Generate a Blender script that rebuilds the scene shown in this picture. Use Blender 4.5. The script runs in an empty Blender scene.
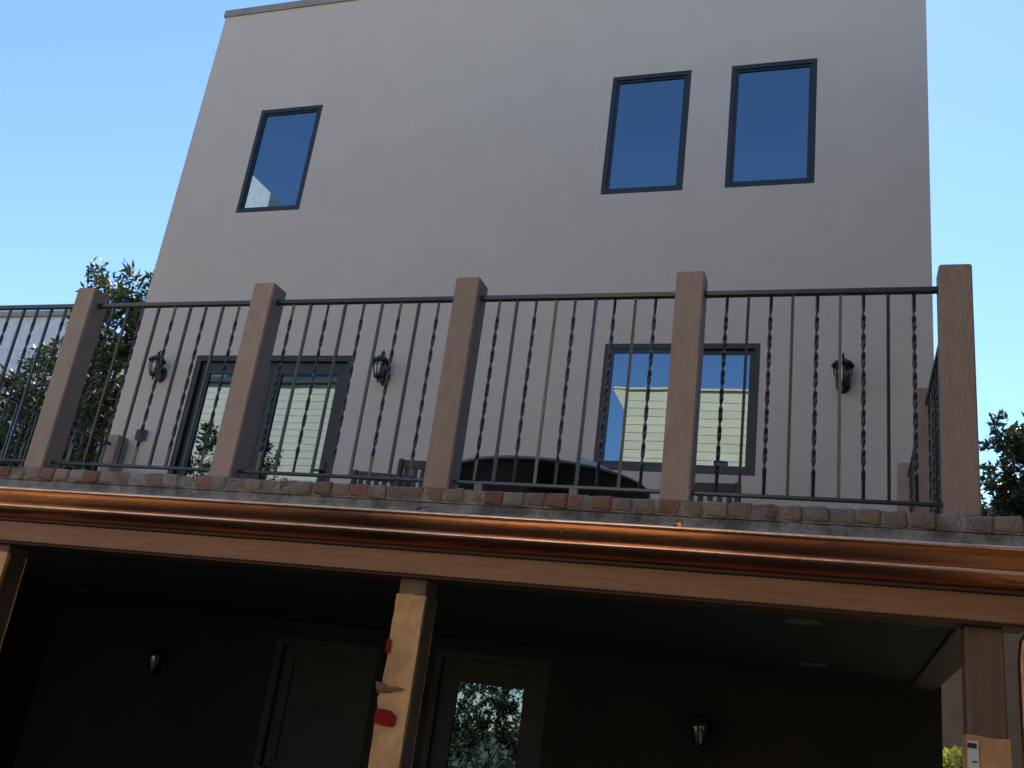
import bpy, bmesh, math, random
import numpy as np
from mathutils import Vector, Matrix, Quaternion, noise

random.seed(7)
rng = np.random.default_rng(7)
scene = bpy.context.scene
C = scene.collection
R = math.radians

# ------------------------------------------------------------------ camera
PITCH, ROLL, YAW = 0.344302, 0.136066, -0.354949
fwd = Vector((math.sin(YAW) * math.cos(PITCH), math.cos(YAW) * math.cos(PITCH), math.sin(PITCH)))
r0 = Vector((math.cos(YAW), -math.sin(YAW), 0))
u0 = r0.cross(fwd)
right = r0 * math.cos(ROLL) + u0 * math.sin(ROLL)
up = -r0 * math.sin(ROLL) + u0 * math.cos(ROLL)
cam_data = bpy.data.cameras.new('camera')
cam = bpy.data.objects.new('camera', cam_data)
C.objects.link(cam)
m = Matrix((right, up, -fwd)).transposed().to_4x4()
m.translation = Vector((4.87518, -4.58783, -1.15173))
cam.matrix_world = m
cam_data.sensor_width = 36
cam_data.lens = 36 * 960.2 / 1024
cam_data.clip_start = 0.05
cam_data.clip_end = 2000
scene.camera = cam

# ------------------------------------------------------------------ sky and sun
SUN_AZ, SUN_EL = R(-1), R(46)         # azimuth from +Y towards +X: straight behind the house
world = bpy.data.worlds.new('World')
scene.world = world
world.use_nodes = True
wn = world.node_tree
wn.nodes.clear()
sky = wn.nodes.new('ShaderNodeTexSky')
sky.sky_type = 'NISHITA'
sky.sun_disc = False
sky.sun_elevation = SUN_EL
sky.sun_rotation = SUN_AZ
sky.air_density = 1.2
sky.dust_density = 0.05
sky.ozone_density = 7.0
bg = wn.nodes.new('ShaderNodeBackground')
bg.inputs['Strength'].default_value = 0.14
wo = wn.nodes.new('ShaderNodeOutputWorld')
wn.links.new(sky.outputs[0], bg.inputs[0])
wn.links.new(bg.outputs[0], wo.inputs[0])
sd = bpy.data.lights.new('sun', 'SUN')
sd.energy = 5.0
sd.angle = R(0.53)
sd.color = (1.0, 0.93, 0.82)
sun = bpy.data.objects.new('sun', sd)
C.objects.link(sun)
to_sun = Vector((math.sin(SUN_AZ) * math.cos(SUN_EL), math.cos(SUN_AZ) * math.cos(SUN_EL), math.sin(SUN_EL)))
sun.rotation_euler = to_sun.to_track_quat('Z', 'Y').to_euler()
sun.location = (0, 30, 30)
vs = scene.view_settings
vs.view_transform = 'Standard'
vs.look = 'None'
vs.exposure = 0.76
vs.gamma = 1.0
vs.use_curve_mapping = False

# ------------------------------------------------------------------ materials
MATS = {}


def mat(name, col, rough=0.6, metal=0.0, col2=None, scale=6.0, stretch=(1, 1, 1), bump=0.0, bscale=60.0,
        detail=6, spread=(0.35, 0.65), spec=0.5, vary=0.0, rough2=None, coat=0.0):
    mt = bpy.data.materials.new(name)
    mt.use_nodes = True
    n, l = mt.node_tree.nodes, mt.node_tree.links
    p = n['Principled BSDF']
    p.inputs['Roughness'].default_value = rough
    p.inputs['Metallic'].default_value = metal
    p.inputs['Specular IOR Level'].default_value = spec
    p.inputs['Coat Weight'].default_value = coat
    tc = n.new('ShaderNodeTexCoord')
    mp = n.new('ShaderNodeMapping')
    mp.inputs['Scale'].default_value = stretch
    l.new(tc.outputs['Object'], mp.inputs['Vector'])
    vec = mp.outputs[0]
    oi = n.new('ShaderNodeObjectInfo')
    if vary:
        add = n.new('ShaderNodeVectorMath')
        add.operation = 'MULTIPLY_ADD'
        cx = n.new('ShaderNodeCombineXYZ')
        for k in range(3):
            l.new(oi.outputs['Random'], cx.inputs[k])
        l.new(cx.outputs[0], add.inputs[0])
        add.inputs[1].default_value = (37, 53, 71)
        l.new(vec, add.inputs[2])
        vec = add.outputs[0]
    nz = n.new('ShaderNodeTexNoise')
    nz.inputs['Scale'].default_value = scale
    nz.inputs['Detail'].default_value = detail
    l.new(vec, nz.inputs['Vector'])
    rp = n.new('ShaderNodeValToRGB')
    rp.color_ramp.elements[0].position = spread[0]
    rp.color_ramp.elements[1].position = spread[1]
    rp.color_ramp.elements[0].color = (*col, 1)
    rp.color_ramp.elements[1].color = (*(col2 or tuple(c * 0.8 for c in col)), 1)
    l.new(nz.outputs[0], rp.inputs[0])
    out = rp.outputs[0]
    if vary:
        mul = n.new('ShaderNodeMath')
        mul.operation = 'MULTIPLY_ADD'
        l.new(oi.outputs['Random'], mul.inputs[0])
        mul.inputs[1].default_value = vary * 2
        mul.inputs[2].default_value = 1 - vary
        hs = n.new('ShaderNodeHueSaturation')
        l.new(mul.outputs[0], hs.inputs['Value'])
        l.new(out, hs.inputs['Color'])
        out = hs.outputs[0]
    l.new(out, p.inputs['Base Color'])
    if rough2 is not None:
        mr = n.new('ShaderNodeMapRange')
        mr.inputs['To Min'].default_value = rough
        mr.inputs['To Max'].default_value = rough2
        l.new(nz.outputs[0], mr.inputs[0])
        l.new(mr.outputs[0], p.inputs['Roughness'])
    if bump:
        b = n.new('ShaderNodeBump')
        b.inputs['Strength'].default_value = bump
        b.inputs['Distance'].default_value = 0.02
        n2 = n.new('ShaderNodeTexNoise')
        n2.inputs['Scale'].default_value = bscale
        n2.inputs['Detail'].default_value = 4
        l.new(vec, n2.inputs['Vector'])
        l.new(n2.outputs[0], b.inputs['Height'])
        l.new(b.outputs[0], p.inputs['Normal'])
    MATS[name] = mt
    return mt


mat('stucco', (0.68, 0.56, 0.475), 0.9, col2=(0.66, 0.54, 0.457), scale=2.5, bump=0.45, bscale=110, spec=0.2, detail=8)
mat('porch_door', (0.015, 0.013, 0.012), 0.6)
mat('porch_stucco_shaded', (0.04, 0.033, 0.028), 0.9, col2=(0.032, 0.027, 0.023), scale=1.1, bump=0.35, bscale=110, spec=0.2)  # same stucco darkened: porch shade put into the colour
mat('blocker_shingle', (0.05, 0.038, 0.03), 0.9, bump=0.3, bscale=12)
mat('coping', (0.34, 0.28, 0.25), 0.6)
mat('dark_frame', (0.018, 0.02, 0.026), 0.45, bump=0.02)
mat('post_wood', (0.41, 0.29, 0.225), 0.66, col2=(0.36, 0.25, 0.192), scale=9, stretch=(3, 3, 0.9), bump=0.3, bscale=30, vary=0.12, spec=0.3)
mat('porch_wood', (0.20, 0.12, 0.08), 0.62, col2=(0.15, 0.09, 0.06), scale=4, stretch=(7, 7, 0.7), bump=0.12, bscale=14, spec=0.3)
mat('beam_wood', (0.36, 0.175, 0.098), 0.6, col2=(0.29, 0.138, 0.077), scale=5, stretch=(0.6, 9, 9), bump=0.1, bscale=14, spec=0.3)
mat('trim_wood', (0.11, 0.06, 0.038), 0.6, col2=(0.08, 0.045, 0.03), scale=5, stretch=(0.6, 9, 9), bump=0.1, bscale=14, spec=0.3)
mat('iron', (0.018, 0.018, 0.02), 0.28, metal=0.0, col2=(0.03, 0.028, 0.03), scale=30, spec=0.7, bump=0.05, bscale=90)
mat('copper', (0.50, 0.19, 0.085), 0.20, metal=1.0, col2=(0.12, 0.05, 0.035), scale=1.0, stretch=(1, 4, 4), bump=0.08, bscale=11, rough2=0.38, detail=9, spread=(0.40, 0.66))
mat('copper_lip_glint', (1.0, 0.62, 0.40), 0.30, metal=1.0, col2=(0.70, 0.33, 0.18), scale=7, stretch=(1, 1, 1), bump=0.15, bscale=25, detail=9, spread=(0.45, 0.8))  # paler copy of the copper; sky highlight put into the lip colour
mat('mortar', (0.34, 0.31, 0.285), 0.95, col2=(0.15, 0.135, 0.12), scale=9, bump=0.7, bscale=45, spec=0.1)
mat('brick_red', (0.30, 0.14, 0.105), 0.9, col2=(0.22, 0.125, 0.10), scale=18, bump=0.6, bscale=70, vary=0.25, spec=0.15)
mat('brick_buff', (0.31, 0.205, 0.16), 0.9, col2=(0.24, 0.19, 0.165), scale=20, bump=0.6, bscale=70, vary=0.22, spec=0.15)
mat('brick_grey', (0.31, 0.27, 0.24), 0.9, col2=(0.21, 0.185, 0.165), scale=20, bump=0.6, bscale=70, vary=0.22, spec=0.15)
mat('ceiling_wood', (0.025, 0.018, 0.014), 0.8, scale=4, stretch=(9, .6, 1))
mat('concrete', (0.15, 0.14, 0.13), 0.9, col2=(0.11, 0.105, 0.10), scale=2, bump=0.2, bscale=30)
mat('soil', (0.13, 0.115, 0.075), 0.95, col2=(0.075, 0.085, 0.04), scale=0.6, bump=0.5, bscale=6)
mat('kraft', (0.76, 0.42, 0.195), 0.8, col2=(0.50, 0.275, 0.13), scale=5, bump=0.9, bscale=9, spec=0.2)
mat('kraft_torn', (0.42, 0.25, 0.14), 0.85, bump=0.5, bscale=20)
mat('red_tape', (0.30, 0.006, 0.006), 0.6, spec=0.15, col2=(0.22, 0.005, 0.005), bump=0.2, bscale=20)
mat('label_white', (0.7, 0.7, 0.68), 0.5)
mat('label_black', (0.03, 0.03, 0.03), 0.5)
mat('black_metal', (0.02, 0.019, 0.02), 0.5, bump=0.1, bscale=60)
mat('table_dark', (0.018, 0.015, 0.013), 0.5, scale=5)
mat('table_edge', (0.16, 0.145, 0.13), 0.5)
mat('chair_wood', (0.06, 0.045, 0.036), 0.6, col2=(0.04, 0.03, 0.025), scale=6, stretch=(6, 6, .8), vary=0.2)
mat('white_cloth', (0.78, 0.78, 0.76), 0.8, bump=0.2)
mat('block_wood', (0.30, 0.24, 0.17), 0.8)
mat('cream_siding', (0.84, 0.68, 0.42), 0.6, col2=(0.79, 0.64, 0.39), scale=2, bump=0.05, vary=0.05)
mat('cream_stucco', (0.78, 0.66, 0.48), 0.8, col2=(0.64, 0.55, 0.41), scale=0.8, bump=0.2)
mat('blue_siding', (0.16, 0.24, 0.32), 0.7)
mat('white_paint', (0.8, 0.8, 0.78), 0.6)
mat('lilac_stucco', (0.74, 0.72, 0.74), 0.9, bump=0.1)
mat('brown_wall', (0.12, 0.085, 0.06), 0.9, bump=0.2)
mat('roofing', (0.10, 0.09, 0.085), 0.9, bump=0.4)
mat('bark', (0.10, 0.075, 0.055), 0.9, col2=(0.06, 0.045, 0.035), scale=12, stretch=(4, 4, .6), bump=0.8, bscale=20)
mat('room', (0.06, 0.055, 0.05), 0.9)
mat('ceiling_trim', (0.10, 0.09, 0.08), 0.6)
mat('bulb_glass', (0.40, 0.40, 0.36), 0.5)
mat('grey_box', (0.16, 0.15, 0.145), 0.6)


def leaf_mat(name, a, b, transl=0.3):
    mt = bpy.data.materials.new(name)
    mt.use_nodes = True
    n, l = mt.node_tree.nodes, mt.node_tree.links
    p = n['Principled BSDF']
    p.inputs['Roughness'].default_value = 0.42
    p.inputs['Specular IOR Level'].default_value = 0.45
    g = n.new('ShaderNodeNewGeometry')
    rp = n.new('ShaderNodeValToRGB')
    rp.color_ramp.elements[0].color = (*a, 1)
    rp.color_ramp.elements[1].color = (*b, 1)
    l.new(g.outputs['Random Per Island'], rp.inputs[0])
    l.new(rp.outputs[0], p.inputs['Base Color'])
    t = n.new('ShaderNodeBsdfTranslucent')
    l.new(rp.outputs[0], t.inputs[0])
    mx = n.new('ShaderNodeMixShader')
    mx.inputs[0].default_value = transl
    l.new(p.outputs[0], mx.inputs[1])
    l.new(t.outputs[0], mx.inputs[2])
    l.new(mx.outputs[0], n['Material Output'].inputs[0])
    MATS[name] = mt


leaf_mat('leaf_left', (0.035, 0.07, 0.022), (0.10, 0.105, 0.045), 0.3)
leaf_mat('leaf_right', (0.035, 0.06, 0.03), (0.07, 0.10, 0.04), 0.25)
leaf_mat('leaf_bush', (0.16, 0.19, 0.03), (0.32, 0.32, 0.06), 0.45)
leaf_mat('leaf_dark', (0.03, 0.05, 0.018), (0.08, 0.10, 0.035), 0.3)


def glass(name, fac, tint, wave=0.004, clear=(0.25, 0.3, 0.33)):
    mt = bpy.data.materials.new(name)
    mt.use_nodes = True
    n, l = mt.node_tree.nodes, mt.node_tree.links
    n.remove(n['Principled BSDF'])
    gl = n.new('ShaderNodeBsdfGlossy')
    gl.inputs['Roughness'].default_value = 0.0
    gl.inputs['Color'].default_value = (*tint, 1)
    tr = n.new('ShaderNodeBsdfTransparent')
    tr.inputs[0].default_value = (*clear, 1)
    mx = n.new('ShaderNodeMixShader')
    mx.inputs[0].default_value = fac
    tc = n.new('ShaderNodeTexCoord')
    nz = n.new('ShaderNodeTexNoise')
    nz.inputs['Scale'].default_value = 2.2
    nz.inputs['Detail'].default_value = 1
    b = n.new('ShaderNodeBump')
    b.inputs['Strength'].default_value = wave
    b.inputs['Distance'].default_value = 0.1
    l.new(tc.outputs['Object'], nz.inputs[0])
    l.new(nz.outputs[0], b.inputs['Height'])
    l.new(b.outputs[0], gl.inputs['Normal'])
    l.new(tr.outputs[0], mx.inputs[1])
    l.new(gl.outputs[0], mx.inputs[2])
    l.new(mx.outputs[0], n['Material Output'].inputs[0])
    MATS[name] = mt


glass('pane', 0.36, (0.47, 0.64, 0.78))
glass('lantern_glass', 0.12, (1, 1, 1), 0.0, (0.8, 0.8, 0.75))


# ------------------------------------------------------------------ helpers
def tag(o, label=None, cat=None, group=None, kind=None):
    if label: o['label'] = label
    if cat: o['category'] = cat
    if group: o['group'] = group
    if kind: o['kind'] = kind
    return o


def thing(name, loc, label=None, cat=None, group=None, kind=None, rz=0):
    o = bpy.data.objects.new(name, None)
    o.empty_display_size = 0.1
    C.objects.link(o)
    o.location = loc
    o.rotation_euler = (0, 0, rz)
    o.matrix_basis = Matrix.Translation(loc) @ Matrix.Rotation(rz, 4, 'Z')
    return tag(o, label, cat, group, kind)


WM = {}


def wmat(o):
    mb = o.matrix_basis.copy()
    return (wmat(o.parent) @ o.matrix_parent_inverse @ mb) if o.parent else mb


def link(name, me, parent=None, world=True):
    o = bpy.data.objects.new(name, me)
    C.objects.link(o)
    if parent:
        o.parent = parent
        if world:
            o.matrix_parent_inverse = wmat(parent).inverted()
    return o


def obj(name, bm, mt, parent=None, world=True, smooth=False, bevel=0.0):
    if bevel:
        bmesh.ops.bevel(bm, geom=list(bm.edges), offset=bevel, segments=1, affect='EDGES', clamp_overlap=True)
    bmesh.ops.recalc_face_normals(bm, faces=list(bm.faces))
    me = bpy.data.meshes.new(name)
    bm.to_mesh(me)
    bm.free()
    if smooth:
        for p in me.polygons: p.use_smooth = True
    me.materials.append(MATS[mt])
    return link(name, me, parent, world)


def box(bm, x0, x1, y0, y1, z0, z1):
    v = [bm.verts.new(p) for p in ((x0, y0, z0), (x1, y0, z0), (x1, y1, z0), (x0, y1, z0), (x0, y0, z1), (x1, y0, z1), (x1, y1, z1), (x0, y1, z1))]
    for f in ((0, 3, 2, 1), (4, 5, 6, 7), (0, 1, 5, 4), (1, 2, 6, 5), (2, 3, 7, 6), (3, 0, 4, 7)):
        bm.faces.new([v[k] for k in f])
    return v


def boxes(*bs):
    bm = bmesh.new()
    for b in bs: box(bm, *b)
    return bm


def lathe(bm, prof, seg=20, c=(0, 0), scale=(1, 1)):
    rings = []
    for r, z in prof:
        if r < 1e-5:
            rings.append([bm.verts.new((c[0], c[1], z))])
        else:
            rings.append([bm.verts.new((c[0] + scale[0] * r * math.cos(2 * math.pi * k / seg), c[1] + scale[1] * r * math.sin(2 * math.pi * k / seg), z)) for k in range(seg)])
    for a, b in zip(rings, rings[1:]):
        for k in range(seg):
            k2 = (k + 1) % seg
            if len(a) == 1 and len(b) == 1: continue
            if len(a) == 1: bm.faces.new((a[0], b[k], b[k2]))
            elif len(b) == 1: bm.faces.new((a[k], a[k2], b[0]))
            else: bm.faces.new((a[k], a[k2], b[k2], b[k]))


def tube(bm, pts, rad, seg=10, cap=True):
    pts = [Vector(p) for p in pts]
    if not hasattr(rad, '__len__'): rad = [rad] * len(pts)
    rings = []
    ref = None
    for i, p in enumerate(pts):
        d = (pts[min(i + 1, len(pts) - 1)] - pts[max(i - 1, 0)]).normalized()
        if ref is None:
            ref = Vector((1, 0, 0)) if abs(d.x) < 0.8 else Vector((0, 1, 0))
        a = (ref - d * ref.dot(d)).normalized()
        ref = a
        b = d.cross(a)
        rings.append([bm.verts.new(p + (a * math.cos(2 * math.pi * k / seg) + b * math.sin(2 * math.pi * k / seg)) * rad[i]) for k in range(seg)])
    for r1, r2 in zip(rings, rings[1:]):
        for k in range(seg):
            bm.faces.new((r1[k], r1[(k + 1) % seg], r2[(k + 1) % seg], r2[k]))
    if cap:
        bm.faces.new(rings[0][::-1])
        bm.faces.new(rings[-1])


def extrude_x(bm, prof, xs, closed=True):
    rows = [[bm.verts.new((x, y, z)) for y, z in prof] for x in xs]
    n = len(prof)
    for a, b in zip(rows, rows[1:]):
        for k in range(n if closed else n - 1):
            bm.faces.new((a[k], a[(k + 1) % n], b[(k + 1) % n], b[k]))
    return rows


# ------------------------------------------------------------------ dimensions
D = 3.541            # face of the house wall
GZ = -2.75           # ground
XL, XR = -2.729, 5.585
WT = 7.077           # top of the wall
POST_X = [-2.60, -1.38, 0.0, 1.382, 2.745, 4.02, 5.307]
PW, PH = 0.148, 1.26

# ------------------------------------------------------------------ ground
bm = bmesh.new()
g = 400
v = [bm.verts.new(p) for p in ((-g, -g, GZ - .02), (g, -g, GZ - .02), (g, g, GZ - .02), (-g, g, GZ - .02))]
bm.faces.new(v)
tag(obj('ground', bm, 'soil'), kind='structure')
tag(obj('patio_pavement', boxes((XL - .3, XR + .6, -6.5, D, GZ - .3, GZ - .003)), 'concrete'), kind='structure')

# ------------------------------------------------------------------ house
house = thing('stucco_house', (1.4, D + 3, GZ), 'tall flat-roofed taupe stucco house behind the terrace railing', 'house')
HB = D + 6.2
wins = {'A': (2.527, 3.353, 4.012, 5.447), 'B': (3.759, 4.588, 4.012, 5.447), 'C': (-1.806, -.963, 4.035, 5.455), 'W': (2.738, 4.163, 1.143, 2.375)}
doors = {'D': (-1.822, .108, 0.0, 2.25), 'L1': (-.10, .94, GZ, -.60), 'L2': (1.50, 2.55, GZ, -.56)}
holes = list(wins.values()) + list(doors.values())


def wall_sheet(bm, y, flip):
    xs = sorted({XL, XR, *[h[0] for h in holes], *[h[1] for h in holes]})
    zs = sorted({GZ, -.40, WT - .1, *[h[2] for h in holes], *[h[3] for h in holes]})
    V = {}
    for i in range(len(xs) - 1):
        for j in range(len(zs) - 1):
            cx, cz = (xs[i] + xs[i + 1]) / 2, (zs[j] + zs[j + 1]) / 2
            if any(h[0] < cx < h[1] and h[2] < cz < h[3] for h in holes): continue
            q = []
            for a, b in ((i, j), (i + 1, j), (i + 1, j + 1), (i, j + 1)):
                if (a, b) not in V: V[a, b] = bm.verts.new((xs[a], y, zs[b]))
                q.append(V[a, b])
            fc = bm.faces.new(q if not flip else q[::-1])
            if cz < -.40: fc.material_index = 1  # wall under the terrace takes the shade-darkened stucco


bm = bmesh.new()
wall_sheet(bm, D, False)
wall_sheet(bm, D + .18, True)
for x0, x1, z0, z1 in holes:      # reveals
    for a, b in (((x0, z0), (x1, z0)), ((x1, z0), (x1, z1)), ((x1, z1), (x0, z1)), ((x0, z1), (x0, z0))):
        bm.faces.new([bm.verts.new(p) for p in ((a[0], D, a[1]), (b[0], D, b[1]), (b[0], D + .18, b[1]), (a[0], D + .18, a[1]))])
bmesh.ops.remove_doubles(bm, verts=list(bm.verts), dist=1e-5)
fw = obj('front_wall', bm, 'stucco', house)
fw.data.materials.append(MATS['porch_stucco_shaded'])
obj('side_wall', boxes((XL, XL + .18, D + .181, HB, GZ, WT - .1)), 'stucco', house)
obj('side_wall', boxes((XR - .18, XR, D + .181, HB, GZ, WT - .1)), 'stucco', house)
obj('back_wall', boxes((XL, XR, HB + .001, HB + .18, GZ, WT - .1)), 'stucco', house)
obj('roof', boxes((XL + .01, XR - .01, D + .02, HB + .1, WT - .45, WT - .11)), 'roofing', house)
obj('porch_side_wall', boxes((XL - .25, XL - .002, -.02, D + .17, GZ, -.02)), 'porch_stucco_shaded', house)
obj('coping', boxes((XL - .02, XR + .02, D - .02, HB + .2, WT - .10, WT)), 'coping', house)
obj('floor', boxes((XL + .18, XR - .18, D + .19, HB, -.3, -.02)), 'room', house)
obj('floor', boxes((XL + .18, XR - .18, D + .19, HB, 2.7, 3.0)), 'room', house)
obj('partition_wall', boxes((XL + .18, XR - .18, D + 3, D + 3.1, -.02, 2.7)), 'room', house)


def frame_boxes(x0, x1, z0, z1, w, y0, y1):
    return [(x0, x0 + w, y0, y1, z0, z1), (x1 - w, x1, y0, y1, z0, z1),
            (x0 + w, x1 - w, y0 + .001, y1, z0, z0 + w), (x0 + w, x1 - w, y0 + .001, y1, z1 - w, z1)]


def window(key, sash=True):
    x0, x1, z0, z1 = wins[key]
    wd = obj('window', boxes(*frame_boxes(x0 + .002, x1 - .002, z0 + .002, z1 - .002, .045, D + .003, D + .12)), 'dark_frame', house)
    e = .047
    if key == 'W':
        mid = 3.47
        for a, b, dy in ((x0 + e, mid + .02, .012), (mid - .02, x1 - e, .044)):
            obj('sash', boxes(*frame_boxes(a, b, z0 + e, z1 - e, .045, D + dy, D + dy + .03)), 'dark_frame', wd)
            obj('pane', boxes((a + .04, b - .04, D + dy + .008, D + dy + .014, z0 + e + .04, z1 - e - .04)), 'pane', wd)
    else:
        obj('sash', boxes(*frame_boxes(x0 + e, x1 - e, z0 + e, z1 - e, .026, D + .016, D + .06)), 'dark_frame', wd)
        obj('pane', boxes((x0 + e + .025, x1 - e - .025, D + .030, D + .036, z0 + e + .025, z1 - e - .025)), 'pane', wd)


for k in wins: window(k)


def glazed_door(x0, x1, z0, z1, leaves, handle_x, stile=.115, top=.13, kick=.22, name='door', solid=False, mt='dark_frame'):
    fr = obj(name, boxes((x0 + .002, x0 + .06, D + .008, D + .13, z0, z1 - .002), (x1 - .06, x1 - .002, D + .008, D + .13, z0, z1 - .002),
                         (x0 + .06, x1 - .06, D + .009, D + .13, z1 - .06, z1 - .002), (x0 + .06, x1 - .06, D + .01, D + .13, z0, z0 + .02)), mt, house)
    w = (x1 - x0 - .12) / leaves
    for k in range(leaves):
        a, b = x0 + .06 + k * w + .003, x0 + .06 + (k + 1) * w - .003
        y0, y1 = D + .05, D + .09
        obj('leaf', boxes((a, a + stile, y0, y1, z0 + .022, z1 - .063), (b - stile, b, y0, y1, z0 + .022, z1 - .063),
                          (a + stile, b - stile, y0 + .001, y1, z1 - .063 - top, z1 - .063), (a + stile, b - stile, y0 + .001, y1, z0 + .022, z0 + kick)), mt, fr)
        if solid:
            for za, zb in ((z0 + kick + .0, z1 - .063 - top - .40), (z1 - .063 - top - .398, z1 - .063 - top)):
                obj('panel', boxes((a + stile, b - stile, D + .064, D + .08, za, zb)), mt, fr)
            continue
        obj('pane', boxes((a + stile - .01, b - stile + .01, D + .068, D + .074, z0 + kick - .01, z1 - .053 - top)), 'pane', fr)
    bm = boxes((handle_x - .02, handle_x + .02, D + .04, D + .051, z0 + .88, z0 + 1.12), (handle_x - .012, handle_x + .012, D - .01, D + .041, z0 + 1.0, z0 + 1.025), (handle_x - .10, handle_x + .012, D - .025, D - .008, z0 + 1.0, z0 + 1.025))
    obj('handle', bm, 'black_metal', fr, bevel=.003)


glazed_door(*doors['D'], 2, -.02, name='french_door')
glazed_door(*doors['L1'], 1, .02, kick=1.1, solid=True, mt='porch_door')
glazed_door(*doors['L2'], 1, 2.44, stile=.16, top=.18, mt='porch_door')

# ------------------------------------------------------------------ terrace (roof deck over the porch)
terr = thing('roof_terrace', (1.4, 1.7, -.45), 'brick-edged roof terrace with brown wooden beam over the dark porch', 'terrace')
TX0, TX1 = XL, 5.70
obj('floor_slab', boxes((TX0 + .02, TX1 - .1, .15, D - .001, -.16, -.012)), 'concrete', terr)
# mortar bed under the bricks, lumpy
bm = bmesh.new()
xs = np.arange(TX0, TX1 + .3, .045)
prof = [(-.030, -.079), (-.052, -.095), (-.050, -.118), (-.062, -.14), (-.070, -.165), (.14, -.165), (.14, -.079)]
rows = extrude_x(bm, prof, xs)
for row in rows:
    for k in range(1, 5):
        vv = row[k]
        vv.co.y += .012 * noise.noise(vv.co * 9) + .006 * noise.noise(vv.co * 31)
        vv.co.z += .007 * noise.noise(vv.co * 13 + Vector((5, 3, 1)))
bm.faces.new(rows[0][::-1]); bm.faces.new(rows[-1])
obj('mortar_bed', bm, 'mortar', terr)
# mortar filling between the bricks (recessed)
obj('mortar_joint', boxes((TX0, TX1 + .25, -.0465, .135, -.083, -.009)), 'mortar', terr)
variants = []
for k in range(8):
    bm = bmesh.new()
    w = .111 + random.uniform(-.010, .008)
    vs8 = box(bm, -w / 2, w / 2, 0, .19, -.074, 0)
    bmesh.ops.bevel(bm, geom=list(bm.edges), offset=.014, segments=3, affect='EDGES', profile=.5)
    for vv in bm.verts:
        q = vv.co * 22 + Vector((k * 9.1, 0, 0))
        vv.co += Vector((noise.noise(q), noise.noise(q + Vector((7, 7, 7))), noise.noise(q + Vector((3, 9, 1))))) * .009
    bmesh.ops.recalc_face_normals(bm, faces=list(bm.faces))
    for mname in ('brick_red', 'brick_buff', 'brick_grey'):
        me = bpy.data.meshes.new('brick')
        bm.to_mesh(me)
        for p in me.polygons: p.use_smooth = True
        me.materials.append(MATS[mname])
        variants.append((k, mname, me))
    bm.free()
x = TX0 + .05
inv = wmat(terr).inverted()
while x < TX1 + .2:
    cm = random.choices(('brick_red', 'brick_buff', 'brick_grey'), (.30, .36, .34))[0] if x < 4.6 else random.choices(('brick_red', 'brick_buff', 'brick_grey'), (.15, .3, .55))[0]
    k, mn, me = random.choice([t for t in variants if t[1] == cm])
    o = link('brick', me, terr)
    o.location = (x, -.052 + random.uniform(-.008, .006), -.004 + random.uniform(-.004, .003))
    o.rotation_euler = (random.uniform(-.03, .03), random.uniform(-.03, .03), random.uniform(-.04, .04))
    x += random.uniform(.109, .117)
obj('fascia_board', boxes((TX0, TX1, -.066, -.02, -.329, -.168)), 'trim_wood', terr, bevel=.003)
obj('trim_board', boxes((TX0, TX1 - .08, -.100, -.021, -.350, -.331)), 'trim_wood', terr, bevel=.004)
obj('front_beam', boxes((TX0, TX1 - .09, -.082, .13, -.468, -.352)), 'beam_wood', terr, bevel=.004)
obj('under_trim', boxes((TX0, TX1 - .10, -.055, .12, -.480, -.469)), 'trim_wood', terr)
obj('side_beam', boxes((5.36, 5.54, .131, D - .002, -.470, -.33)), 'trim_wood', terr, bevel=.004)
obj('side_beam', boxes((TX0 + .03, TX0 + .2, .131, D - .002, -.470, -.33)), 'trim_wood', terr, bevel=.004)
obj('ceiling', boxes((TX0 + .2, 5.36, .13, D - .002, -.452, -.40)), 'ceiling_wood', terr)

# ------------------------------------------------------------------ copper gutter and downspout
gut = thing('copper_gutter', (2, -.2, -.36), 'long shiny copper gutter running under the brick edge of the terrace', 'gutter')


def bead(cy, cz, r, a0, a1, n=7):
    return [(cy + r * math.cos(R(a0 + (a1 - a0) * k / (n - 1))), cz + r * math.sin(R(a0 + (a1 - a0) * k / (n - 1)))) for k in range(n)]


outer = [(-.072, -.176), (-.072, -.322), (-.105, -.334), (-.135, -.329), (-.165, -.316), (-.188, -.299), (-.200, -.285)]
outer += [(-.197, -.271), (-.207, -.257), (-.219, -.238), (-.227, -.215), (-.231, -.190)]
inner = [(-.225, -.186), (-.220, -.215), (-.200, -.250), (-.188, -.270), (-.18, -.286), (-.135, -.320), (-.105, -.325), (-.080, -.314), (-.080, -.176)]


def gutter_piece(x0, x1, nm):
    bm = bmesh.new()
    xs = np.linspace(x0, x1, max(2, int((x1 - x0) / .12)))
    rows = extrude_x(bm, outer + inner, xs)
    for row in rows:
        for vv in row:
            vv.co.y += .0022 * noise.noise(Vector((vv.co.x * 2.3, vv.co.z * 5, 2)))
            vv.co.z += .0025 * noise.noise(Vector((vv.co.x * 1.1, 4, 2)))
    o = obj(nm, bm, 'copper', gut, smooth=True)
    return o


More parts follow.
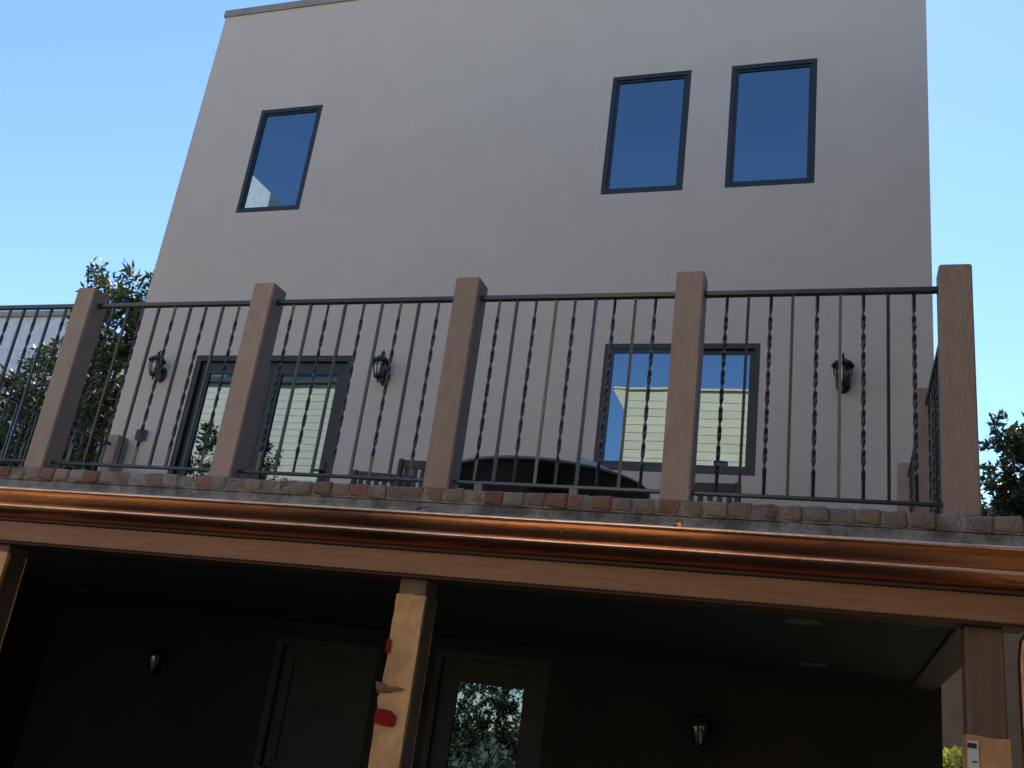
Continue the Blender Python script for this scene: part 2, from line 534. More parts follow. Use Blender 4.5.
for ga, gb in ((TX0 - .05, 3.605), (3.607, TX1 + .25)):
    gutter_piece(ga, gb, 'trough')
for ga, gb in ((TX0 - .05, TX1 + .25),):
    for cy, cz, rr in ((-.233, -.186, .0095), (-.203, -.281, .0095)):
        bm = bmesh.new()
        xs = np.arange(ga, gb + .05, .06)
        tube(bm, [(min(x, gb), cy + .0018 * noise.noise(Vector((x * 2.3, 1, 2))), cz + .0022 * noise.noise(Vector((x * 1.1, 4, 2)))) for x in xs if x < gb + .03], rr, 10)
        obj('lip', bm, 'copper_lip_glint', gut, smooth=True)
bm = bmesh.new()
extrude_x(bm, [(y - .0012 if y < -.1 else y, z - .001) for y, z in outer], [3.600, 3.612], closed=False)
obj('seam_strip', bm, 'copper', gut)
bm = bmesh.new()
box(bm, 4.135, 4.15, -.236, -.085, -.1695, -.166)
box(bm, 4.135, 4.15, -.088, -.084, -.166, -.125)
obj('hanger_strap', bm, 'copper', gut)
bm = bmesh.new()
tube(bm, [(5.72, -.15, -.34), (5.72, -.15, -.40), (5.70, -.14, -.445), (5.66, -.125, -.475), (5.62, -.115, -.505), (5.592, -.11, -.55), (5.584, -.11, -.62), (5.584, -.11, -1.6), (5.584, -.11, GZ + .1), (5.584, -.17, GZ + .04), (5.584, -.28, GZ + .035)], .031, 16)
ds = thing('copper_downspout', (5.566, -.11, GZ), 'round copper downspout elbowing down beside the paper-wrapped porch post', 'downspout')
obj('pipe', bm, 'copper', ds, smooth=True)
bm = bmesh.new()
lathe(bm, [(.032, -.80), (.034, -.80), (.034, -.775), (.032, -.775)], 16, (5.584, -.11))
box(bm, 5.57, 5.60, -.08, -.001, -.80, -.775)
obj('bracket', bm, 'copper', ds)

# ------------------------------------------------------------------ railing posts
def post_mesh(h=PH):
    bm = bmesh.new()
    box(bm, 0, PW, 0, PW, 0, h)
    bmesh.ops.bevel(bm, geom=list(bm.edges), offset=.006, segments=2, affect='EDGES')
    for vv in bm.verts:
        vv.co.x += .0015 * noise.noise(vv.co * 4)
    bmesh.ops.recalc_face_normals(bm, faces=list(bm.faces))
    me = bpy.data.meshes.new('post')
    bm.to_mesh(me); bm.free()
    me.materials.append(MATS['post_wood'])
    return me


PM = post_mesh()
PG = 'square brown posts of the terrace railing'
labels = {0: 'square brown corner post where the left side railing turns', 1: 'square brown railing post one bay out from the leafy tree',
          2: 'square brown railing post standing before the leafy tree, next to the house corner', 3: 'square brown railing post hiding the middle of the french door',
          4: 'square brown railing post between the slatted chair and the round table', 5: 'square brown railing post hiding the middle of the cream-reflecting window',
          6: 'square brown corner post against open sky at the right end of the front railing'}


def post(x, y, label, z=0.0):
    o = link('railing_post', PM)
    o.location = (x, y, z)
    tag(o, label, 'post', PG)


for i, x in enumerate(POST_X): post(x, 0.0, labels[i])
post(5.307, 1.70, 'square brown middle post of the side railing beside the open sky')
post(5.290, 3.38, 'square brown post against the house wall ending the side railing near the dark tree')
post(-2.60, 1.68, 'square brown middle post of the side railing beside the leafy tree')
post(-2.55, 3.36, 'square brown post against the house wall beside the leafy tree')

# ------------------------------------------------------------------ railing panels
RT, RB = 1.140, .054


def bar_mesh(twist):
    bm = bmesh.new()
    rings = []
    z0, z1 = RB + .018, RT + .002
    if not twist:
        r = .0075
        for z in (z0, z1):
            rings.append([bm.verts.new((sx * r, sy * r, z)) for sx, sy in ((-1, -1), (1, -1), (1, 1), (-1, 1))])
    else:
        za, zb, n = .185, 1.045, 84
        zs = [z0, za - .03] + list(np.linspace(za, zb, n)) + [zb + .03, z1]
        for z in zs:
            t = min(max((z - za) / (zb - za), 0), 1)
            s = min(1, max(0, min((z - za + .03) / .03, (zb + .03 - z) / .03)))
            hx, hy = .007 + (.0098 - .007) * s, .007 + (.0050 - .007) * s
            a = t * math.pi * 8.5 + .35
            rings.append([bm.verts.new((sx * hx * math.cos(a) - sy * hy * math.sin(a), sx * hx * math.sin(a) + sy * hy * math.cos(a), z)) for sx, sy in ((-1, -1), (1, -1), (1, 1), (-1, 1))])
    for a, b in zip(rings, rings[1:]):
        for k in range(4):
            bm.faces.new((a[k], a[(k + 1) % 4], b[(k + 1) % 4], b[k]))
    bmesh.ops.recalc_face_normals(bm, faces=list(bm.faces))
    me = bpy.data.meshes.new('baluster')
    bm.to_mesh(me); bm.free()
    me.materials.append(MATS['iron'])
    return me


BT, BS = bar_mesh(True), bar_mesh(False)
PANELG = 'wrought iron railing panels between the posts'


def panel(loc, L, rz, label, nb=9, blocks=()):
    t = thing('iron_railing', loc, label, 'railing', PANELG, rz=rz)
    obj('top_rail', boxes((-.004, L + .004, -.017, .017, RT, RT + .030)), 'iron', t, world=False, bevel=.004)
    obj('bottom_rail', boxes((-.004, L + .004, -.013, .013, RB, RB + .018)), 'iron', t, world=False, bevel=.003)
    for k in range(nb):
        o = link('baluster', BT if k % 2 == 0 else BS, t, False)
        o.location = ((k + 1) * L / (nb + 1) + random.uniform(-.003, .003), 0, 0)
        o.rotation_euler = (0, random.uniform(-.003, .003), random.choice((0, math.pi)) + random.uniform(-.15, .15))
    for bx_ in blocks:
        obj('support_block', boxes((bx_ - .022, bx_ + .022, -.018, .018, 0.004, RB)), 'block_wood', t, world=False)
    return t


pl = ['black iron railing panel at the far end past the leafy tree', 'black iron railing panel in front of the leafy tree and pale distant wall',
      'black iron railing panel between the leafy tree and the french door, before the first lantern', 'black iron railing panel in front of the right french door leaf and slatted chairs',
      'black iron railing panel on two pale blocks in front of the round table', 'black iron railing panel in front of the lantern nearest the house corner and sky']
for i in range(6):
    a, b = POST_X[i] + PW, POST_X[i + 1]
    blk = ()
    if i == 4:
        blk = (3.10 - a, 3.565 - a)
        blk = (3.04 - a, 3.565 - a)
    panel((a, .074, 0), b - a, 0, pl[i], blocks=blk)
panel((5.381, PW, 0), 1.70 - PW, R(90), 'black iron side railing panel running back from the right corner post', 11)
panel((5.372, 1.70 + PW, 0), 3.38 - 1.70 - PW, R(90), 'black iron side railing panel meeting the house wall near the dark tree', 11)
panel((-2.526, PW, 0), 1.68 - PW, R(90), 'black iron side railing panel running back from the left corner post', 11)
panel((-2.50, 1.68 + PW, 0), 3.36 - 1.68 - PW, R(90), 'black iron side railing panel meeting the house wall beside the leafy tree', 11)

# ------------------------------------------------------------------ wall lanterns
def lantern(x, z, label, s=1.0):
    t = thing('wall_lantern', (x, D, z - .16), label, 'wall lantern', 'black coach lanterns on the house wall')
    yc = D - .135 * s
    P = lambda a: [(px + x, py, pz + z) for px, py, pz in a]
    bm = bmesh.new()
    lathe(bm, [(0.0, 0), (.045 * s, 0), (.060 * s, .006), (.055 * s, .014), (.03 * s, .024), (0, .026)], 18)
    for vv in bm.verts:
        vx, vy, vz = vv.co
        vv.co = (x + vx, D - vz, z - .06 * s + vy * 1.5)
    obj('backplate', bm, 'black_metal', t, smooth=True)
    bm = bmesh.new()   # scrolled arm rising from the plate and hooking over the cap
    pts = []
    for k in range(15):
        a = k / 14
        pts.append((x, D - .02 - .03 * math.sin(a * math.pi) * s - (.115 * s) * max(0, a - .35) / .65, z + (-.08 + .26 * math.sin(a * math.pi * .62)) * s))
    for k in range(1, 6):
        a = k * 50
        pts.append((x, yc - .0 - .018 * math.sin(R(a)) * s, pts[14][2] - .018 * s + .018 * math.cos(R(a)) * s))
    tube(bm, pts, .0065 * s, 8)
    tube(bm, [(x, D - .02, z - .11 * s), (x, D - .07 * s, z - .125 * s), (x, yc, z - .105 * s)], .006 * s, 8)
    obj('arm', bm, 'black_metal', t, smooth=True)
    bm = bmesh.new()   # flared cap
    lathe(bm, [(0, .165), (.010, .16), (.014, .145), (.008, .132), (.03, .12), (.055, .098), (.083, .082), (.098, .058), (.094, .048), (.07, .058), (0, .062)], 8, (0, 0))
    for vv in bm.verts: vv.co = (x + vv.co.x * s, yc + vv.co.y * s, z + vv.co.z * s)
    obj('cap', bm, 'black_metal', t)
    bm = bmesh.new()   # cage bars and base
    for k in range(8):
        a = R(45 * k)
        tube(bm, [(x + .070 * s * math.cos(a), yc + .070 * s * math.sin(a), z + .056 * s), (x + .076 * s * math.cos(a), yc + .076 * s * math.sin(a), z + .0 * s), (x + .043 * s * math.cos(a), yc + .043 * s * math.sin(a), z - .098 * s)], .0052 * s, 5)
    ob = [(0, -.165), (.009, -.158), (.012, -.145), (.008, -.132), (.03, -.122), (.052, -.105), (.052, -.092), (0, -.088)]
    bm2 = bmesh.new()
    lathe(bm2, ob, 12)
    for vv in bm2.verts: vv.co = (x + vv.co.x * s, yc + vv.co.y * s, z + vv.co.z * s)
    obj('base', bm2, 'black_metal', t, smooth=True)
    obj('cage', bm, 'black_metal', t, smooth=True)
    bm = bmesh.new()
    lathe(bm, [(.064, .052), (.069, 0), (.040, -.09)], 16)
    for vv in bm.verts: vv.co = (x + vv.co.x * s, yc + vv.co.y * s, z + vv.co.z * s)
    obj('glass', bm, 'lantern_glass', t, smooth=True)
    bm = bmesh.new()
    lathe(bm, [(0, .035), (.026, .025), (.033, 0), (.028, -.05), (.016, -.09), (0, -.09)], 14)
    for vv in bm.verts: vv.co = (x + vv.co.x * s, yc + vv.co.y * s, z + vv.co.z * s)
    obj('bulb', bm, 'bulb_glass', t, smooth=True)


lantern(-2.215, 2.07, 'black coach lantern between the leafy tree and the french door')
lantern(.50, 2.07, 'black coach lantern just past the french door above the slatted chairs')
lantern(4.862, 2.05, 'black coach lantern between the wide window and the house corner')
lantern(-1.30, -.96, 'black coach lantern on the dark porch wall far from the glazed door')
lantern(1.36, -.95, 'black coach lantern with pale glass beside the glazed porch door')
lantern(3.84, -.97, 'black coach lantern on the dark porch wall toward the copper downspout')

t = thing('outlet_box', (-2.26, D, 1.31), 'small grey outlet box on the wall below the first lantern', 'outlet box')
obj('box_cover', boxes((-2.32, -2.20, D - .045, D - .001, 1.255, 1.37)), 'grey_box', t, bevel=.006)
obj('lid', boxes((-2.312, -2.208, D - .055, D - .046, 1.265, 1.36)), 'dark_frame', t, bevel=.003)
t = thing('wall_outlet', (-2.05, D, -1.6), 'small outlet cover on the dark porch wall', 'outlet')
obj('cover', boxes((-2.09, -2.01, D - .02, D - .001, -1.67, -1.54)), 'chair_wood', t, bevel=.004)
obj('socket', boxes((-2.068, -2.032, D - .024, D - .021, -1.64, -1.57)), 'dark_frame', t)

# ------------------------------------------------------------------ porch posts
def porch_post(x, label, wrap_top, marks):
    t = thing('porch_post', (x + .074, .074, GZ), label, 'porch post')
    w = .15
    obj('core', boxes((x, x + w, 0, w, GZ, -.481)), 'porch_wood', t, bevel=.005)
    bm = bmesh.new()
    n, nz_ = 6, 46
    e = .006
    ring = []
    for s in range(4):
        for k in range(n):
            f = k / n
            a = [(0, 0), (1, 0), (1, 1), (0, 1)][s]; b = [(1, 0), (1, 1), (0, 1), (0, 0)][s]
            ring.append(((a[0] + (b[0] - a[0]) * f), (a[1] + (b[1] - a[1]) * f), ))
    rows = []
    for j in range(nz_ + 1):
        z = GZ + .02 + (wrap_top - GZ - .02) * j / nz_
        row = []
        for cx, cy in ring:
            px, py = x - e + cx * (w + 2 * e), -e + cy * (w + 2 * e)
            q = Vector((px * 14, py * 14, z * 6 + x))
            d = .0035 * noise.noise(q) + .003 * noise.noise(q * 2.7)
            # crease
            if marks: d += -.010 * math.exp(-((z + 1.035 - .1 * (px - x)) / .02) ** 2) + .012 * math.exp(-((z + 1.065) / .03) ** 2) * (1 - cx)
            row.append(bm.verts.new((px + (cx - .5) * 2 * max(d, -.004), py + (cy - .5) * 2 * max(d, -.004), z + (.012 * noise.noise(q) if j == nz_ else 0))))
        rows.append(row)
    m_ = len(ring)
    for a, b in zip(rows, rows[1:]):
        for k in range(m_):
            if not n + 1 <= k < 2 * n: bm.faces.new((a[k], a[(k + 1) % m_], b[(k + 1) % m_], b[k]))   # right side left bare; the dark core stands in for its shade
    obj('paper_wrap', bm, 'kraft', t)
    return t


pp = porch_post(2.712, 'porch post wrapped in brown kraft paper with red tape, under the railing', -.565, True)
obj('red_tape', boxes((2.698, 2.722, -.013, -.0085, -.86, -.795)), 'red_tape', pp)
obj('red_tape', boxes((2.697, 2.7035, -.009, .03, -.86, -.80)), 'red_tape', pp)
bm = bmesh.new()
A = [(2.700, -1.197), (2.75, -1.205), (2.806, -1.204), (2.816, -1.178), (2.811, -1.150), (2.783, -1.132), (2.735, -1.128), (2.700, -1.130)]
f1 = [bm.verts.new((x, -.0165, z)) for x, z in A]; f2 = [bm.verts.new((x, -.0130, z)) for x, z in A]
bm.faces.new(f1); bm.faces.new(f2[::-1])
for q in range(8): bm.faces.new((f1[q], f1[(q + 1) % 8], f2[(q + 1) % 8], f2[q]))
obj('red_tape', bm, 'red_tape', pp)
bm = bmesh.new()      # torn flap of paper
rows = []
for j in range(7):
    f = j / 6
    rows.append([bm.verts.new((2.694 + k / 7 * .135 - .016 * f * (1 - k / 7) ** 2, -.013 - .013 * math.sin(f * 2.6) * (1 - .75 * k / 7) - .002 * math.sin(k * 2.1 + j), -1.062 + .034 * k / 7 + f * (.050 * (1 - k / 7) ** 1.6 + .010) + .004 * math.sin(k * 1.7 + j))) for k in range(8)])
for a, b in zip(rows, rows[1:]):
    for k in range(7): bm.faces.new((a[k], a[k + 1], b[k + 1], b[k]))
bmesh.ops.solidify(bm, geom=list(bm.faces), thickness=.0015)
obj('torn_flap', bm, 'kraft_torn', pp)
pp = porch_post(5.372, 'porch post wrapped in brown paper with a white printed label, beside the copper downspout', -.925, False)
obj('paper_label', boxes((5.368, 5.410, -.016, -.0125, -1.25, -.945)), 'label_white', pp)
obj('label_band', boxes((5.368, 5.402, -.0185, -.0165, -.975, -.955)), 'label_black', pp)
for k in range(3):
    obj('label_band', boxes((5.384, 5.404, -.0185, -.0165, -1.03 - .035 * k, -1.022 - .035 * k)), 'grey_box', pp)
porch_post(-.058, 'paper-wrapped porch post under the first visible railing post, before the dark porch wall', -.53, False)

# ceiling lights
for k, (x, y, w_) in enumerate(((4.69, .52, 'over the front of the porch'), (4.69, 2.61, 'at the back of the porch near the downspout side'), (-1.70, 2.64, 'at the back of the porch near the far lantern'))):
    t = thing('recessed_light', (x, y, -.452), 'round unlit recessed ceiling light ' + w_, 'ceiling light', 'recessed porch ceiling lights')
    bm = bmesh.new()
    lathe(bm, [(.062, -.453), (.066, -.459), (.092, -.458), (.095, -.4525)], 24, (x, y))
    obj('trim_ring', bm, 'ceiling_trim', t, smooth=True)
    bm = bmesh.new()
    lathe(bm, [(0, -.4535), (.062, -.4535)], 24, (x, y))
    obj('lens', bm, 'grey_box', t)

# ------------------------------------------------------------------ terrace furniture
t = thing('round_table', (2.60, 2.70, 0), 'large dark round table behind the railing, seen from below', 'table')
bm = bmesh.new()
lathe(bm, [(0, .715), (.80, .715), (.822, .722), (.83, .734)], 56, (2.60, 2.70))
obj('underside', bm, 'table_dark', t, smooth=False)
bm = bmesh.new()
lathe(bm, [(.83, .7345), (.832, .748), (.822, .757), (0, .757)], 56, (2.60, 2.70))
obj('tabletop', bm, 'table_edge', t)
bm = bmesh.new()
lathe(bm, [(.20, .7135), (.11, .66), (.075, .5), (.09, .3), (.13, .12), (.22, .03), (.24, -.01)], 20, (2.60, 2.70))
obj('pedestal', bm, 'table_dark', t, smooth=True)
for k in range(4):
    a = R(45 + 90 * k)
    bm = bmesh.new()
    tube(bm, [(2.60 + .1 * math.cos(a), 2.70 + .1 * math.sin(a), .12), (2.60 + .35 * math.cos(a), 2.70 + .35 * math.sin(a), .06), (2.60 + .5 * math.cos(a), 2.70 + .5 * math.sin(a), .015)], [.05, .04, .03], 10)
    obj('foot', bm, 'table_dark', t, smooth=True)
# white cloth corner hanging at the table edge
bm = bmesh.new()
rows = []
for k in range(13):
    f = k / 12
    a = R(-60 + 24 * f)
    rr = .815 + .004 * math.sin(k * 1.9)
    h_ = .062 * (1 - f) ** .8 + .006
    rows.append([bm.verts.new((2.60 + (rr - .03 * j / 3) * math.cos(a), 2.70 + (rr - .03 * j / 3) * math.sin(a), .7575 + h_ * j / 3)) for j in range(4)])
for a, b in zip(rows, rows[1:]):
    for k in range(3): bm.faces.new((a[k], a[k + 1], b[k + 1], b[k]))
bmesh.ops.solidify(bm, geom=list(bm.faces), thickness=.004)
tag(obj('folded_napkin', bm, 'white_cloth', smooth=True), 'white folded cloth standing at the edge of the round table', 'cloth')


def chair(x, y, rz, label, h=.9):
    t = thing('slatted_chair', (x, y, -.012), label, 'chair', 'slatted wooden chairs on the terrace', rz=rz)
    # local: back along x at y=0, seat towards +y
    W = .25
    for s in (-1, 1):
        bm = bmesh.new()
        box(bm, s * W - .024, s * W + .024, -.02, .025, 0, h)
        obj('rear_leg', bm, 'chair_wood', t, False, bevel=.010)
        obj('front_leg', boxes((s * W - .022, s * W + .022, .42, .465, 0, .62)), 'chair_wood', t, False, bevel=.005)
        obj('armrest', boxes((s * W - .035, s * W + .035, .026, .50, .621, .645)), 'chair_wood', t, False, bevel=.006)
        obj('side_rail', boxes((s * W - .012, s * W + .012, .026, .419, .36, .42)), 'chair_wood', t, False)
    obj('top_rail', boxes((-W + .025, W - .025, -.012, .016, h - .085, h - .01)), 'chair_wood', t, False, bevel=.006)
    obj('lower_rail', boxes((-W + .025, W - .025, -.012, .016, .46, .51)), 'chair_wood', t, False, bevel=.004)
    for k in range(6):
        cx = -W + .025 + (k + .5) * (2 * W - .05) / 6
        obj('back_slat', boxes((cx - .021, cx + .021, -.008, .010, .511, h - .086)), 'chair_wood', t, False)
    for k in range(6):
        cy = .04 + k * .075
        obj('seat_slat', boxes((-W - .02, W + .02, cy, cy + .06, .421, .44)) if 0 < k < 5 else boxes((-W + .03, W - .03, cy, cy + .06, .421, .44)), 'chair_wood', t, False)


chair(1.585, 2.56, R(2), 'slatted wooden chair standing beside the round table, next to a railing post')
chair(.93, 3.02, R(10), 'slatted wooden chair pushed near the wall below the lantern by the french door')
chair(3.85, 2.86, R(-3), 'slatted wooden chair under the wide cream-reflecting window')

# dry leaf on the mortar ledge
bm = bmesh.new()
L_ = [(-.05, 0, 0), (-.03, -.018, .02), (.0, -.022, .012), (.03, -.014, .026), (.05, 0, .01), (.02, .012, .03), (-.02, .014, .022)]
q = [bm.verts.new((2.827 + a, -.10 + b, -.150 + c)) for a, b, c in L_]
bm.faces.new((q[0], q[1], q[6])); bm.faces.new((q[1], q[2], q[5], q[6])); bm.faces.new((q[2], q[3], q[5])); bm.faces.new((q[3], q[4], q[5]))
bmesh.ops.solidify(bm, geom=list(bm.faces), thickness=.0015)
tag(obj('dry_leaf', bm, 'kraft_torn'), 'curled dry brown leaf caught behind the copper gutter lip', 'leaf')

# ------------------------------------------------------------------ trees
def leaves_object(name, pts, dirs, size, mt, parent, wid=.32):
    n = len(pts)
    d = dirs / np.linalg.norm(dirs, axis=1)[:, None]
    rnd = rng.normal(size=(n, 3))
    s = np.cross(d, rnd); s /= np.linalg.norm(s, axis=1)[:, None]
    nn = np.cross(s, d)
    L = (size * rng.uniform(.7, 1.25, n))[:, None]
    Wd = L * wid * .5
    a = pts
    tip = pts + d * L - nn * L * .18
    m1 = pts + d * L * .5 + nn * L * .04
    l1 = pts + d * L * .42 + s * Wd + nn * L * .10
    r1 = pts + d * L * .42 - s * Wd + nn * L * .10
    V = np.stack([a, l1, m1, r1, tip], 1).reshape(-1, 3)
    idx = np.arange(n)[:, None] * 5
    F = np.concatenate([idx + np.array([0, 2, 1]), idx + np.array([1, 2, 4]), idx + np.array([0, 3, 2]), idx + np.array([2, 3, 4])], 1).reshape(-1, 3)
    me = bpy.data.meshes.new(name)
    me.vertices.add(len(V)); me.vertices.foreach_set('co', V.ravel())
    me.loops.add(F.size); me.loops.foreach_set('vertex_index', F.ravel().astype(np.int32))
    me.polygons.add(len(F)); me.polygons.foreach_set('loop_start', np.arange(0, F.size, 3, dtype=np.int32))
    me.update(calc_edges=True)
    me.materials.append(MATS[mt])
    return link(name, me, parent)


def tree(name, base, blobs, label, cat, mt, n_tips, per_tip, size, group=None, trunk_r=.12, spread=.9, wid=.32, shell=.35):
    base = Vector(base)
    t = thing(name, base, label, cat, group)
    tops = [Vector(b[:3]) for b in blobs]
    fork = base.lerp(sum(tops, Vector()) / len(tops), .45)
    fork.x, fork.y = base.x + (fork.x - base.x) * .5, base.y + (fork.y - base.y) * .5
    bm = bmesh.new()
    mid = base.lerp(fork, .5) + Vector((.06, .03, 0))
    tube(bm, [base - Vector((0, 0, .1)), mid, fork], [trunk_r * 1.25, trunk_r, trunk_r * .8], 10)
    for tp in tops:
        k1 = fork.lerp(tp, .5) + Vector((random.uniform(-.15, .15), random.uniform(-.15, .15), .1))
        tube(bm, [fork - Vector((0, 0, .1)), k1, tp], [trunk_r * .6, trunk_r * .35, trunk_r * .14], 8)
    P, Dd = [], []
    vol = np.array([b[3] * b[4] * b[5] for b in blobs]); vol = vol ** .8 / (vol ** .8).sum()
    for b, share in zip(blobs, vol):
        c = np.array(b[:3]); r = np.array(b[3:6])
        k = max(3, int(n_tips * share))
        u = rng.normal(size=(k, 3)); u /= np.linalg.norm(u, axis=1)[:, None]
        rad = rng.uniform(shell, 1.0, k) ** .6
        wob = 1 + .22 * np.array([noise.noise(Vector(q * 1.8) + Vector(b[:3])) for q in u])
        tips = c + u * (rad * wob)[:, None] * r
        for tp, uu in list(zip(tips, u))[::4]:
            tube(bm, [Vector(c + (tp - c) * .25), Vector(c + (tp - c) * .65) + Vector((0, 0, -.05)), Vector(tp)], [trunk_r * .12, trunk_r * .07, trunk_r * .03], 4, cap=False)
        axis = u * .8 + np.array([0, 0, .5]) + rng.normal(size=u.shape) * .35
        axis /= np.linalg.norm(axis, axis=1)[:, None]
        for tp, ax in zip(tips, axis):
            q = rng.normal(size=(per_tip, 3)) * spread + ax * .55
            q[:, 2] -= .1
            P.append(tp + ax * rng.uniform(-.5, .35, (per_tip, 1)) * size * 1.4 + rng.normal(size=(per_tip, 3)) * size * .25)
            Dd.append(q)
    obj('trunk', bm, 'bark', t, smooth=True)
    leaves_object('crown', np.concatenate(P), np.concatenate(Dd), size, mt, t, wid)
    return t


tree('leafy_tree', (-5.6, 6.6, GZ), [(-6.05, 6.2, 4.60, .30, .32, .42), (-5.45, 6.3, 4.45, .40, .4, .36), (-4.75, 6.4, 4.62, .42, .4, .45), (-5.6, 6.2, 3.75, .8, .6, .6), (-4.7, 6.4, 3.7, .6, .6, .6),
     (-5.4, 6.2, 2.9, .9, .7, .7), (-4.5, 6.4, 2.8, .7, .6, .7), (-5.2, 6.2, 2.0, 1.0, .8, .8), (-4.2, 6.4, 1.9, .7, .7, .8), (-5.0, 6.2, 1.0, 1.0, .8, .9), (-6.6, 6.4, 2.9, .8, .7, .75), (-6.8, 6.4, 1.9, .9, .8, .9), (-7.5, 6.6, 2.4, .8, .7, .8)],
     'leafy tree with narrow bronze-green leaf whorls beside the house corner', 'tree', 'leaf_left', 1250, 16, .155, wid=.30, spread=.75)
tree('dark_tree', (8.4, 9.2, GZ), [(7.6, 9, 3.15, .75, .8, .8), (7.15, 9, 2.55, .65, .7, .7), (7.1, 9, 1.8, .65, .7, .8), (8.3, 9, 2.4, .9, .8, 1.0), (8.9, 9.2, 3.3, 1.1, 1, 1.2), (8.2, 9, 1.4, 1.0, 1, 1.0), (7.0, 9, 3.35, .36, .35, .36)],
     'dark small-leaved tree behind the right corner post', 'tree', 'leaf_right', 1500, 18, .105, wid=.5, shell=.15)
tree('sunlit_bush', (6.3, 10.6, GZ), [(6.55, 10.6, -1.12, .6, .7, .62), (6.2, 10.8, -1.2, .6, .8, .65), (6.4, 10.6, -1.9, .9, .8, .8)], 'sunlit yellow-green bush glimpsed beside the right porch post', 'bush', 'leaf_bush', 520, 15, .10, trunk_r=.05, wid=.5)

# ------------------------------------------------------------------ distant buildings in view
t = thing('pale_building', (-16, 15, GZ), 'pale lilac building wall far behind the leafy tree', 'building')
obj('wall', boxes((-24, -14.6, 14, 22, GZ, 7.75)), 'lilac_stucco', t)
obj('parapet', boxes((-24.1, -14.5, 13.9, 22.1, 7.751, 7.9)), 'coping', t)
t = thing('garden_wall', (8, 14, GZ), 'brown garden wall behind the sunlit bush', 'wall')
obj('wall', boxes((5.9, 12, 14, 14.3, GZ, 2.0)), 'brown_wall', t)
obj('coping', boxes((5.85, 12.05, 13.95, 14.35, 2.001, 2.08)), 'coping', t)

# ------------------------------------------------------------------ neighbours across the yard (seen in the glass), plus added light blockers
NY = -10.0
t = thing('cream_sided_house', (1.6, NY - 3, GZ), 'sunlit cream clapboard house across the yard, mirrored in the wide window', 'house')
obj('wall', boxes((-.20, 3.4, NY - 7, NY - .03, GZ, 7.05)), 'cream_siding', t)
k = 0
z = GZ
bmk = bmesh.new()
prof = [(0, 0), (.020, 0), (.010, .212), (0, .212)]
rows = [[bmk.verts.new((x, NY - .03 + y, zz)) for y, zz in prof] for x in (-.20, 3.4)]
for q in range(4): bmk.faces.new((rows[0][q], rows[0][(q + 1) % 4], rows[1][(q + 1) % 4], rows[1][q]))
bmk.faces.new(rows[0]); bmk.faces.new(rows[1][::-1])
bmesh.ops.recalc_face_normals(bmk, faces=list(bmk.faces))
me = bpy.data.meshes.new('siding_board'); bmk.to_mesh(me); bmk.free(); me.materials.append(MATS['cream_siding'])
while z < 6.9:
    o = link('siding_board', me, t); o.location = (0, 0, z); z += .207
wd = obj('window', boxes(*frame_boxes(1.98, 2.40, 4.55, 5.36, .05, NY + .0, NY + .05)), 'white_paint', t)
obj('pane', boxes((2.02, 2.36, NY + .001, NY + .02, 4.59, 5.32)), 'room', wd)
bm = bmesh.new()
rf = [(-.60, 7.06), (9.3, 7.06), (9.3, 7.2), (-.60, 7.2)]
box(bm, -.52, 3.45, NY - 7.05, NY + .02, 7.06, 7.11)
obj('roof', bm, 'cream_siding', t)
bm = bmesh.new()
q = [bm.verts.new(p) for p in ((-.52, NY, 7.05), (-.205, NY, 7.05), (-.205, NY, 6.5))]
bm.faces.new(q)
r_ = bmesh.ops.extrude_face_region(bm, geom=list(bm.faces))
for vv in [e for e in r_['geom'] if isinstance(e, bmesh.types.BMVert)]: vv.co.y -= .12
obj('eave_bracket', bm, 'cream_siding', t)

t = thing('cream_boarded_house', (-10, NY - 4, GZ), 'sunlit cream boarded house across the yard, mirrored in the french door', 'house')
obj('wall', boxes((-14.5, -6.6, NY - 8, NY - .5, GZ, 7.3)), 'cream_stucco', t)
bm = bmesh.new()
rows = [[bm.verts.new((x, NY - .5 + y, zz)) for y, zz in prof] for x in (-14.5, -6.6)]
for q in range(4): bm.faces.new((rows[0][q], rows[0][(q + 1) % 4], rows[1][(q + 1) % 4], rows[1][q]))
bm.faces.new(rows[0]); bm.faces.new(rows[1][::-1])
bmesh.ops.recalc_face_normals(bm, faces=list(bm.faces))
me = bpy.data.meshes.new('siding_board'); bm.to_mesh(me); bm.free(); me.materials.append(MATS['cream_stucco'])
z = GZ
while z < 7.1:
    o = link('siding_board', me, t); o.location = (0, 0, z); z += .207
rf = obj('roof', boxes((-14.7, -6.4, NY - 8.2, NY - .35, 7.301, 7.45)), 'roofing', t)
for xx in (-13.2, -8.6):
    wd = obj('window', boxes(*frame_boxes(xx, xx + 1.1, .3, 1.8, .07, NY - .46, NY - .40)), 'white_paint', t)
    obj('pane', boxes((xx + .06, xx + 1.04, NY - .459, NY - .43, .36, 1.74)), 'room', wd)

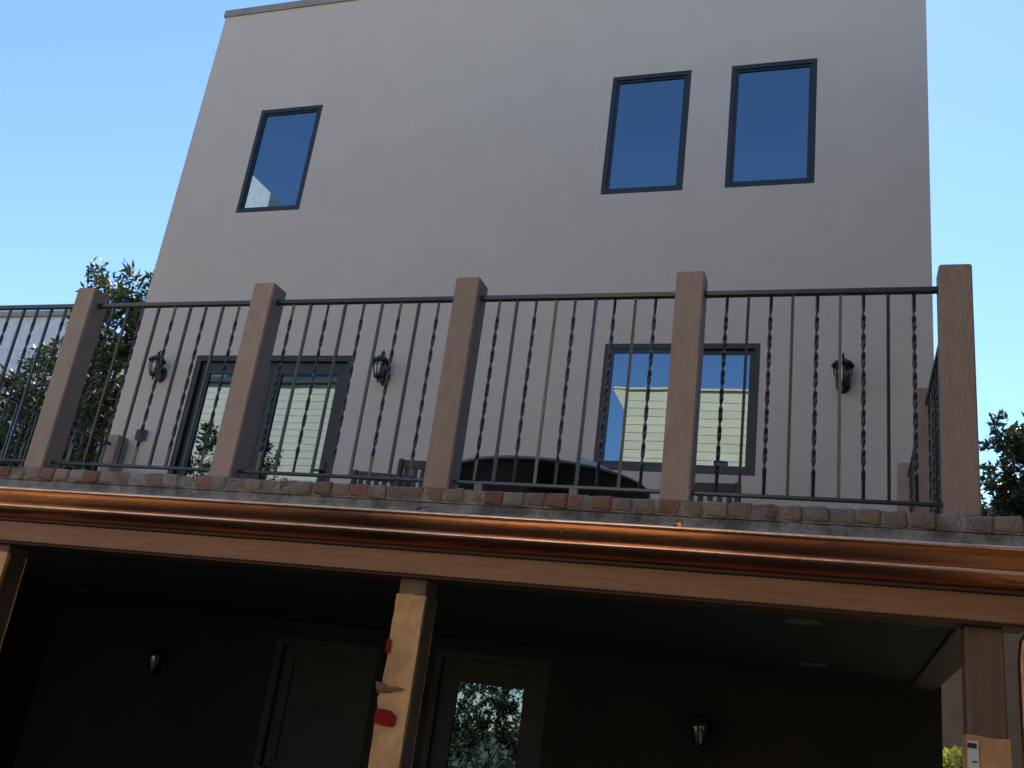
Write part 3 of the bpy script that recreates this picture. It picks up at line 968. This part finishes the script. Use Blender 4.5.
t = thing('white_gabled_house', (-19, -19, GZ), 'tall house with white gable far across the yard, mirrored in the small upper window', 'house')
obj('wall', boxes((-20.2, -16.5, -24, -16.02, GZ, 15.6)), 'blue_siding', t)
bm = bmesh.new()
A = [(-20.2, 15.601), (-16.5, 15.601), (-16.5, 17.37), (-18.35, 18.89), (-20.2, 17.37)]
f1 = [bm.verts.new((x, -16, z)) for x, z in A]; f2 = [bm.verts.new((x, -24, z)) for x, z in A]
bm.faces.new(f1); bm.faces.new(f2[::-1])
for q in range(5): bm.faces.new((f1[q], f1[(q + 1) % 5], f2[(q + 1) % 5], f2[q]))
obj('gable', bm, 'white_paint', t)

tree('reflected_tree', (-9.4, -8.8, GZ), [(-9.7, -8.8, 4.3, .9, .8, 1.2), (-11.3, -8.8, 4.2, 1.2, .9, 1.4), (-10.3, -8.8, 2.4, 1.3, 1, 1.2), (-8.6, -8.8, 2.9, .9, 1, 1.3)], 'green tree across the yard, mirrored low in the french door', 'tree', 'leaf_dark', 520, 14, .15, wid=.42)
tree('reflected_shrub', (-2.2, -8.2, GZ), [(-2.4, -8.2, -.6, 1.0, .7, 1.0), (-1.3, -8.2, -.7, .9, .7, 1.1), (-3.1, -8.3, -1.0, .9, .7, 1.0), (-2.0, -8.2, -1.7, 1.3, .7, .8), (-.6, -8.2, -1.4, .8, .7, 1.0)], 'leafy shrub across the yard, mirrored in the glazed porch door', 'shrub', 'leaf_dark', 850, 15, .11, trunk_r=.05, wid=.42)
t = thing('blocker_house', (12, -2, GZ), 'unseen dark brown shingled house added past the copper downspout to block light', 'house')  # added out of view to darken post sides and the gutter end
obj('wall', boxes((8.3, 15, -8, 4.5, GZ, 5.6)), 'blocker_shingle', t)
obj('wing', boxes((3.9, 15, -15, -9.3, GZ, 6.2)), 'blocker_shingle', t)
obj('roof', boxes((8.0, 15.3, -8.3, 4.8, 5.601, 5.8)), 'roofing', t)
tree('added_hedge', (6.6, -6.6, GZ), [(4.6, -6.8, -1.9, .8, .7, .9), (5.7, -6.6, -1.8, .9, .7, 1.0), (6.9, -6.5, -1.7, .9, .7, 1.1), (8.0, -6.4, -1.6, .9, .7, 1.2)],
     'unseen evergreen hedge added across the yard to darken the end of the copper gutter', 'hedge', 'leaf_dark', 420, 14, .15, trunk_r=.05, wid=.5, shell=.1)  # added out of view so the gutter reflects something dark
